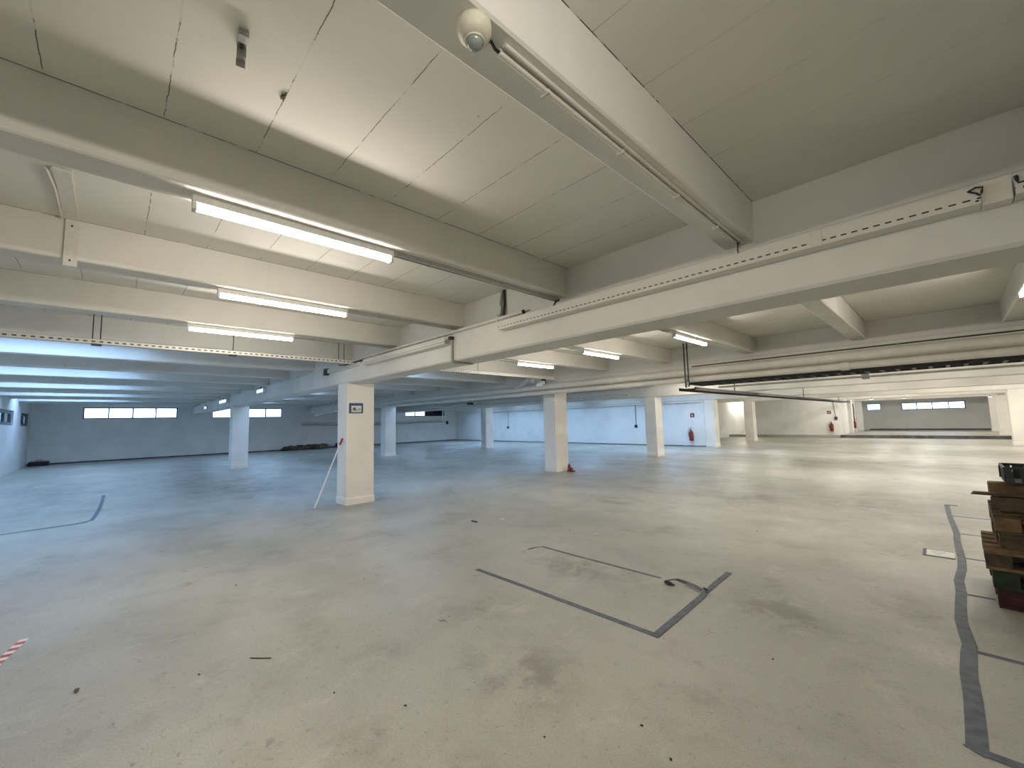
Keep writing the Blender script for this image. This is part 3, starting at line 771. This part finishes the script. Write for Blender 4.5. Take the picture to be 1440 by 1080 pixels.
def sign_small(x, y, z, label, s=.3):
    t = thing('extinguisher_sign', label, 'sign', (x, y, z))
    MB().box((-s/2, -.01, -s/2), (s/2, 0, s/2)).build('sign_plate', M['red'], t)
    mb = MB(); mb.box((-.01, -.014, -.06), (.03, -.01, .025)); mb.box((-.01, -.014, .03), (.03, -.01, .042)); mb.box((-.05, -.014, -.05), (-.032, -.01, .035))
    mb.build('sign_icon', M['paper'], t)
    return t
sign_small(-9.30, YBLUE, 1.62, 'small red extinguisher sign on the blue lit wall', .21)
sign_small(-5.32, 33.2, 1.60, 'small dark red sign on the beige wall', .20)
t = thing('switch_drop', 'grey conduit with a switch beside the corner of the beige wall', 'switch', (-4.98, 33.18, 1.2))
MB().tube([(0, -.01, .1), (-.08, -.01, 1.15)], .03, 6).build('conduit_pipe', M['galv'], t)
MB().box((-.08, -.06, -.06), (.08, 0, .12)).build('switch_body', M['dark'], t)
t = thing('wall_switch', 'small dark switch on the edge of the column beside the red extinguisher', 'switch', (-8.66, 22.1, 1.1))
MB().box((-.02, -.06, -.08), (0, .06, .08)).build('switch_body', M['dark'], t)
t = thing('standpipe', 'dark vertical pipe above the edge-on extinguisher in the end bay', 'pipe', (-4.75, 38.9, RZ))
MB().tube([(0, 0, 0), (0, 0, 2.1)], .05, 8).build('pipe_run', M['duct'], t)
MB().tube([(0, -.25, .3), (0, -.25, 2.0)], .03, 8).build('pipe_run', M['dark'], t)

# ------------------------------------------------------------------ sign on the nearest column
t = thing('parking_sign', 'blue framed sign with motorbike and bicycle pictograms on the nearest column', 'sign', (-8.185, 3.51, 1.882))
MB().box((0, -.142, -.102), (.012, .142, .102)).build('sign_board', M['blue'], t, bevel=.004)
MB().box((.012, -.100, -.080), (.0145, .105, .048)).build('sign_panel', M['paper'], t)
def ringyz(mb, cy, cz, r, w, x0=.0145, x1=.0165, n=20):
    for i in range(n):
        a, b = 2*PI*i/n, 2*PI*(i+1)/n
        q = [(cy+(r-w)*math.cos(a), cz+(r-w)*math.sin(a)), (cy+r*math.cos(a), cz+r*math.sin(a)), (cy+r*math.cos(b), cz+r*math.sin(b)), (cy+(r-w)*math.cos(b), cz+(r-w)*math.sin(b))]
        mb.prism(q, 'x', x0, x1)
mb = MB(); ringyz(mb, -.064, -.040, .024, .008); ringyz(mb, -.008, -.040, .024, .008)
mb.prism([(-.05, -.03), (-.02, -.045), (-.01, -.02), (-.03, .0), (-.06, .004)], 'x', .0145, .0165)
mb.prism([(-.025, -.02), (-.012, .022), (-.02, .024), (-.034, -.012)], 'x', .0145, .0165)
mb.build('motorbike_pictogram', M['inkblack'], t)
MB().prism([(-.075, -.012), (-.03, -.008), (-.024, .012), (-.06, .012)], 'x', .0165, .0175).build('motorbike_tank', M['brown'], t)
mb = MB(); ringyz(mb, .038, -.040, .024, .004); ringyz(mb, .080, -.040, .024, .004)
def bar(mb, a, b, w=.003):
    a = Vector(a); b = Vector(b); d = (b-a).normalized(); n = Vector((-d.y, d.x))*w/2
    mb.prism([tuple(a-n), tuple(b-n), tuple(b+n), tuple(a+n)], 'x', .0145, .0165)
for a, b in (((.038, -.04), (.05, -.008)), ((.05, -.008), (.072, -.008)), ((.072, -.008), (.08, -.04)), ((.058, -.04), (.072, -.008)), ((.058, -.04), (.048, .004)), ((.04, .004), (.056, .004)), ((.072, -.008), (.07, .008))): bar(mb, a, b)
mb.build('bicycle_pictogram', M['inkblack'], t)

# ------------------------------------------------------------------ pole leaning on the nearest column
a = Vector((-8.338, 2.80, .012)); b = Vector((-8.36, 3.315, 1.29))
t = thing('broom_pole', 'white pole with a red grip leaning against the nearest column', 'pole', a)
d = (b-a)
MB().tube([(0, 0, 0), d*.90], .0125, 12).build('shaft', M['white'], t)
MB().tube([d*.90, d*.905, d*.99, d*1.0], [.014, .019, .019, .012], 12).build('grip', M['redgrip'], t)
MB().tube([(0, 0, 0), d*.02], .015, 12).build('tip', M['fixture'], t)

# red thing beside the piped column
t = thing('red_bottle_jack', 'small red object on the floor at the right foot of the piped column', 'jack', (-8.045, 10.02, 0))
MB().lathe([(0, 0), (.07, 0), (.07, .03), (.05, .05), (.05, .16), (.03, .18), (.03, .22), (0, .22)], (0, 0, 0), 14).build('jack_body', M['red'], t)
MB().box((.04, -.05, .05), (.13, .02, .12)).build('side_cylinder', M['red'], t)
MB().box((.10, -.07, 0), (.20, .03, .035)).build('foot', M['black'], t)

# ------------------------------------------------------------------ floor tape
ZT = .0025
t = thing('floor_tape', 'blue-grey tape outline of an open rectangle in the middle of the floor', 'tape', (0, 0, 0))
MB().strip([(-3.575, 2.848), (-2.9, 2.862), (-2.2, 2.868), (-1.545, 2.872)], [.052, .050, .052, .054], 0, ZT).build('near_strip', M['tape'], t)
MB().strip([(-1.572, 2.85), (-1.585, 3.3), (-1.60, 3.75), (-1.612, 3.85), (-1.625, 4.12), (-1.632, 4.48)], [.056, .056, .055, .045, .05, .052], ZT, ZT*2).build('side_strip', M['tape'], t)
MB().strip([(-3.60, 3.895), (-3.05, 3.89), (-2.95, 3.895), (-2.5, 3.90), (-2.06, 3.905)], [.034, .038, .030, .036, .028], 0, ZT).build('far_strip', M['tape'], t)
mb = MB()
pts = [(-1.985, 3.86), (-1.93, 3.83), (-1.88, 3.87), (-1.80, 3.905), (-1.72, 3.87), (-1.63, 3.83)]
zz = [.004, .03, .035, .012, .02, .012]
vs = []
for (x, y), z, w in zip(pts, zz, (.02, .05, .03, .045, .03, .035)): vs += [(x-.01, y-w/2, z+.002), (x+.01, y+w/2, z+.012)]
mb.add(vs, [(2*i, 2*i+2, 2*i+3, 2*i+1) for i in range(len(pts)-1)])
o = mb.build('peeled_strip', M['tape'], t); sd = o.modifiers.new('thick', 'SOLIDIFY'); sd.thickness = .002
MB().tube([(-1.975, 3.825, .012), (-1.93, 3.80, .02), (-1.87, 3.80, .010)], [.010, .020, .006], 8).build('curled_end', M['tape_dark'], t)
MB().tube([(-1.66, 3.93, .006), (-1.61, 3.89, .012), (-1.60, 3.84, .006)], .007, 6).build('curled_edge', M['tape_dark'], t)
MB().strip([(-3.60, 3.89), (-3.64, 3.78), (-3.645, 3.69)], [.012, .03, .02], 0, .001).build('glue_trace', M['stick'], t)

t = thing('floor_tape', 'long wavering blue-grey tape line with side branches at the right of the floor', 'tape', (0, 0, 0))
path = [(-.035, 2.915), (-.034, 3.10), (-.035, 3.4), (-.045, 3.7), (-.038, 4.0), (-.030, 4.15), (-.048, 4.38), (-.063, 4.6), (-.060, 4.95), (-.052, 5.3), (-.062, 5.65), (-.034, 6.1), (-.032, 6.5), (-.046, 6.9), (-.058, 7.4), (-.055, 7.75), (-.08, 8.25), (-.110, 8.8), (-.13, 9.3), (-.148, 9.96)]
MB().strip(path, [.075, .074, .074, .074, .074, .072, .070, .068, .066, .068, .066, .066, .064, .062, .060, .062, .06, .058, .058, .062], 0, ZT).build('main_line', M['tape'], t)
for y, x1, w in ((2.915, 1.6, .055), (4.075, 1.6, .045), (5.27, .14, .036), (6.53, 1.2, .04), (7.77, 1.2, .04), (9.0, 1.2, .04)):
    MB().strip([(-.02 if y < 8 else -.10, y), (x1*.5, y+.005), (x1, y+.01)], w, ZT if y < 3 else 0, ZT*1.5 if y < 3 else ZT*.6).build('branch_line', M['tape'], t)
MB().strip([(-.17, 9.97), (-.03, 9.99)], .05, ZT, ZT*1.6).build('branch_line', M['tape_dark'], t)
MB().strip([(-.068, 2.94), (-.03, 2.915), (0, 2.90)], .045, ZT, ZT*1.6).build('branch_line', M['tape'], t)

t = thing('floor_tape', 'curved dark tape line on the floor at far left', 'tape', (0, 0, 0))
MB().strip([(-14.3, -.075), (-13.0, -.09), (-12.0, -.112), (-11.1, -.15), (-10.5, -.19), (-10.36, -.3)], .06, 0, ZT).build('main_line', M['tape'], t)
MB().strip([(-10.36, -.25), (-10.30, -.55), (-10.24, -.96), (-10.17, -1.4)], [.09, .11, .07, .05], ZT, ZT*1.5).build('branch_line', M['tape'], t)

t = thing('warning_tape', 'short piece of red and white warning tape on the floor at the left edge', 'tape', (-4.95, -.42, 0), rz=0)
p0 = Vector((-.01, .01)); dr = Vector((.34, -.075)); 
for i in range(9):
    a_ = p0+dr*(i/8.0)*1.15; b_ = p0+dr*((i+1)/8.0)*1.15
    MB().strip([tuple(a_), tuple(b_)], .05, 0, .002).build('tape_band', M['tape_red'] if i % 2 else M['paper'], t)

t = thing('floor_card', 'white printed card with a dark end lying against the right tape line', 'card', (-.21, 6.55, 0), rz=.02)
MB().box((-.115, -.155, 0), (.13, .155, .004)).build('card_backing', M['tape'], t)
MB().box((-.085, -.125, .004), (.13, .125, .006)).build('card_sheet', M['paper'], t)
mb = MB()
for i in range(4): mb.box((-.05+.01*i, .06-.04*i, .006), (.07-.015*i, .072-.04*i, .0065))
mb.build('print_lines', M['galv'], t)

# ------------------------------------------------------------------ floor litter
def litter(name, x, y, label, mb, mat): return tag(mb.build(name, mat, None, (x, y, 0)), label, 'litter')
mb = MB(); mb.add([(-.035, -.006, .004), (-.01, -.014, .008), (.03, -.003, .014), (.034, .004, .013), (-.005, .012, .006), (-.035, .008, .003), (0, 0, .0)], [(0, 1, 4, 5), (1, 2, 3, 4), (0, 5, 6), (5, 4, 6), (4, 3, 6), (3, 2, 6), (2, 1, 6), (1, 0, 6)])
litter('dry_leaf', -3.748, -.085, 'small folded dry leaf on the floor at lower left', mb, M['leaf'])
litter('twig', -3.33, .79, 'thin dark twig lying on the floor at lower left', MB().tube([(-.055, -.05, .004), (0, 0, .003), (.05, .05, .004)], .003, 6), M['stick'])
spots = [(-3.409, .465, 'grit'), (-2.2, 1.235, 'grit'), (-5.0, .95, 'grit'), (-5.04, 4.31, 'grit'), (-1.2, 2.0, 'grit'), (-1.0, 1.9, 'grit'), (-4.2, 1.9, 'grit'), (-2.9, 5.6, 'grit'), (-3.2, 5.2, 'grit'), (-2.6, 1.0, 'grit'), (-.9, 3.1, 'grit'), (-3.8, 4.7, 'grit'), (-1.9, 6.3, 'grit'), (-1.5, 1.6, 'grit')]
protoS = None
for x, y, _ in spots:
    if protoS is None:
        protoS = MB().lathe([(0, 0), (.009, .001), (.010, .006), (.005, .010), (0, .011)], (0, 0, 0), 6).build('grit_crumb', M['stone']); o = protoS
    else: o = protoS.copy(); COL.objects.link(o)
    o.location = (x, y, 0); o.scale = (random.uniform(.4, 1.0), random.uniform(.4, .9), .7); o.rotation_euler = (0, 0, random.random()*3)
    tag(o, 'tiny dark crumb of grit scattered on the concrete floor', 'litter', 'dark crumbs on the floor')
def bpz(px, py): pass
litter('wood_chip', -5.25, 4.15, 'small dark chip on the floor in the middle distance', MB().box((-.06, -.02, 0), (.06, .02, .012)), M['stick'])
litter('paper_scrap', -5.05, 4.55, 'tiny white paper scrap in the middle distance', MB().box((-.05, -.012, 0), (.05, .012, .006)), M['paper'])
litter('paper_scrap', -3.4, 4.75, 'tiny white crumpled scrap right of centre in the middle distance', MB().lathe([(0, 0), (.022, .002), (.02, .02), (0, .028)], n=7), M['paper'])

# ------------------------------------------------------------------ rubble and bag by the back wall
t = thing('rubble_heap', 'heap of brown sacks and branches against the back wall', 'heap', (-29.45, 9.3, 0))
for i in range(9):
    x = random.uniform(-.35, .15); y = -1.15+i*.29; r = random.uniform(.13, .2)
    MB().tube([(x, y-.32, r*.35), (x+random.uniform(-.1, .1), y-.1, r*.9), (x, y+.15, r*.9), (x, y+.38, r*.3)], [r*.3, r*.95, r*.85, r*.25], 8).build('sack', M['rag'] if i % 3 else M['wood2'], t)
for i in range(8):
    y = -1.2+i*.33
    MB().tube([(.1, y, .05), (0, y+.25, .30+.08*random.random()), (-.1, y+.6, .15)], .018, 5).build('branch', M['stick'], t)
t = thing('black_bag', 'black rubbish bag beside the rubble heap', 'bag', (-29.5, 11.5, 0))
MB().lathe([(0, 0), (.24, .02), (.30, .14), (.24, .30), (.10, .38), (.04, .42), (.08, .47), (0, .46)], n=10).build('bag_body', M['bag'], t)
MB().lathe([(.045, .40), (.055, .415), (.045, .43)], n=8).build('bag_tie', M['dark'], t)
t = thing('black_toolbox', 'low black case on the floor in the far left corner', 'case', (-29.85, -2.55, 0))
MB().box((-.22, -.2, 0), (.22, .45, .2)).build('case_body', M['black'], t, bevel=.03)
MB().tube([(0, 0, .2), (0, .03, .26), (0, .2, .26), (0, .23, .2)], .015, 6).build('handle', M['dark'], t)

# ------------------------------------------------------------------ pallet stack at the right
def pallet(x, y, z, mats, label, rz=0, w=1.2, d=.8):
    t = thing('pallet', label, 'pallet', (x, y, z), rz=rz)
    m1, m2 = mats
    for yy in (0, d/2-.05, d-.1): MB().box((0, yy, 0), (w, yy+.1, .022)).build('bottom_board', m1, t)
    for xx in (0, w/2-.07, w-.14):
        for yy in (0, d/2-.05, d-.1): MB().box((xx, yy, .022), (xx+.14, yy+.1, .10)).build('block', m2, t, bevel=.004)
    for xx in (0, w/2-.07, w-.14): MB().box((xx, 0, .10), (xx+.14, d, .122)).build('stringer_board', m2, t)
    for i, yy in enumerate((0, .17, .345, .52, d-.12)): MB().box((0, yy, .122), (w, yy+.12, .144)).build('deck_board', m1, t)
    return t
ph = .144
specs = [(.150, 5.09, 0, ('wood_red', 'wood_red'), 'dark red wooden pallet, bottom of the stack at the right edge', 0),
         (.135, 5.10, ph, ('wood_green', 'wood_green'), 'dark green stained pallet, second from the floor in the stack', .01),
         (.105, 5.08, 2*ph, ('wood', 'wood2'), 'weathered pallet sticking out to the left low in the stack', -.01),
         (.195, 5.10, 3*ph, ('wood', 'wood2'), 'brown wooden pallet in the middle of the stack, set back', .012),
         (.175, 5.07, 4*ph, ('wood2', 'wood'), 'wooden pallet jutting out just above the middle of the stack', -.006),
         (.215, 5.10, 5*ph, ('wood', 'wood2'), 'wooden pallet directly under the top boards of the stack', .01)]
for x, y, z, ms, l, rz in specs: pallet(x, y, z, (M[ms[0]], M[ms[1]]), l, rz)
TZ = 6*ph
t = thing('timber_block', 'pale brown timber block on top of the pallet stack, behind the thin plank', 'timber', (.17, 5.14, TZ))
MB().box((0, 0, 0), (.9, .12, .10)).build('block', M['wood'], t, bevel=.01)
t = thing('plank', 'thin dark plank sticking out left from the top of the pallet stack', 'plank', (.07, 5.035, .872), rz=0.0)
MB().prism([(0, 0), (1.3, -.0), (1.3, .022), (.015, .02)], 'y', 0, .07).build('board', M['plank'], t)
t = thing('timber_board', 'brown board across the front of the stack below the thin plank', 'timber', (.172, 5.04, .758))
MB().box((0, 0, 0), (1.15, .03, .105)).build('board', M['wood2'], t)
t = thing('plastic_crate', 'black slatted plastic crate on top of the pallet stack', 'crate', (.262, 5.10, TZ+.10))
mb = MB(); mb.box((0, 0, 0), (.55, .38, .012)); 
mb.box((-.006, -.006, .112), (.556, .004, .13)); mb.box((-.006, .376, .112), (.556, .386, .13)); mb.box((-.006, .004, .112), (.006, .376, .13)); mb.box((.544, .004, .112), (.556, .376, .13))
mb.build('crate_tray', M['crate'], t)
mb = MB()
for i in range(8):
    x = .01+i*.075; mb.prism([(x, .012), (x+.040, .012), (x+.030, .112), (x-.01, .112)], 'y', -.004, .008); mb.prism([(x-.02, .012), (x+.045, .012), (x+.045, .112), (x-.02, .112)], 'y', .372, .384)
for i in range(6):
    y = .02+i*.062; mb.box((-.002, y, .012), (.008, y+.02, .112)); mb.box((.542, y, .012), (.552, y+.02, .112))
mb.build('crate_slats', M['crate'], t)

# ------------------------------------------------------------------ outside
# ------------------------------------------------------------------ world and portals
w = bpy.data.worlds.new('sky'); S.world = w; w.use_nodes = True; nt = w.node_tree
bg = nt.nodes['Background']
tc = nt.nodes.new('ShaderNodeTexCoord'); sep = nt.nodes.new('ShaderNodeSeparateXYZ'); nt.links.new(tc.outputs['Generated'], sep.inputs[0])
nz = nt.nodes.new('ShaderNodeTexNoise'); nz.inputs['Scale'].default_value = 6; nt.links.new(tc.outputs['Generated'], nz.inputs['Vector'])
c = ramp(nt, nz.outputs['Fac'], [(.35, (.33, .56, 1.0)), (.65, (.48, .70, 1.0))])
gd = ramp(nt, sep.outputs[2], [(.0, .8), (.02, 1.0)]); c = mixc(nt, 1.0, c, gd, 'MULTIPLY')
nt.links.new(c, bg.inputs[0]); bg.inputs[1].default_value = 14.0
w.cycles.sampling_method = 'NONE'
# daylight falling through each roof light (diffusing dome just above the pane)
for a0, a1, hs in xs:
    for h0, h1 in hs:
        l = bpy.data.lights.new('roof_daylight', 'AREA'); l.shape = 'RECTANGLE'; l.size = a1-a0; l.size_y = h1-h0
        l.color = (.43, .66, 1.0); l.energy = PI*(a1-a0)*(h1-h0)*(11.5 if h0 > 15 else 3.8)
        o = bpy.data.objects.new('roof_daylight', l); COL.objects.link(o); o.location = ((a0+a1)/2, (h0+h1)/2, ZS+.22)

# ------------------------------------------------------------------ camera
yaw, pitch, roll, f = -0.8062914578765551, 0.08864408544597735, -0.02459756904450891, 585.7112415674974
F = Vector((math.sin(yaw)*math.cos(pitch), math.cos(yaw)*math.cos(pitch), math.sin(pitch)))
R0 = F.cross(Vector((0, 0, 1))).normalized(); U0 = R0.cross(F)
Rv = R0*math.cos(roll)+U0*math.sin(roll); Uv = -R0*math.sin(roll)+U0*math.cos(roll)
cam = bpy.data.cameras.new('camera'); co = bpy.data.objects.new('camera', cam); COL.objects.link(co)
cam.sensor_fit = 'HORIZONTAL'; cam.sensor_width = 36; cam.lens = f/1440*36; cam.clip_start = .02; cam.clip_end = 300
co.matrix_world = Matrix(((Rv.x, Uv.x, -F.x, 0), (Rv.y, Uv.y, -F.y, 0), (Rv.z, Uv.z, -F.z, 1.55), (0, 0, 0, 1)))
S.camera = co

S.view_settings.view_transform = 'Standard'; S.view_settings.look = 'None'; S.view_settings.gamma = 1
S.view_settings.exposure = 0.0; S.view_settings.use_curve_mapping = False
S.cycles.max_bounces = 12; S.cycles.diffuse_bounces = 5; S.cycles.use_adaptive_sampling = True; S.cycles.adaptive_threshold = .06; S.cycles.glossy_bounces = 3; S.cycles.caustics_reflective = False; S.cycles.caustics_refractive = False; S.cycles.blur_glossy = .5; S.cycles.transparent_max_bounces = 8
S.cycles.sample_clamp_indirect = 5
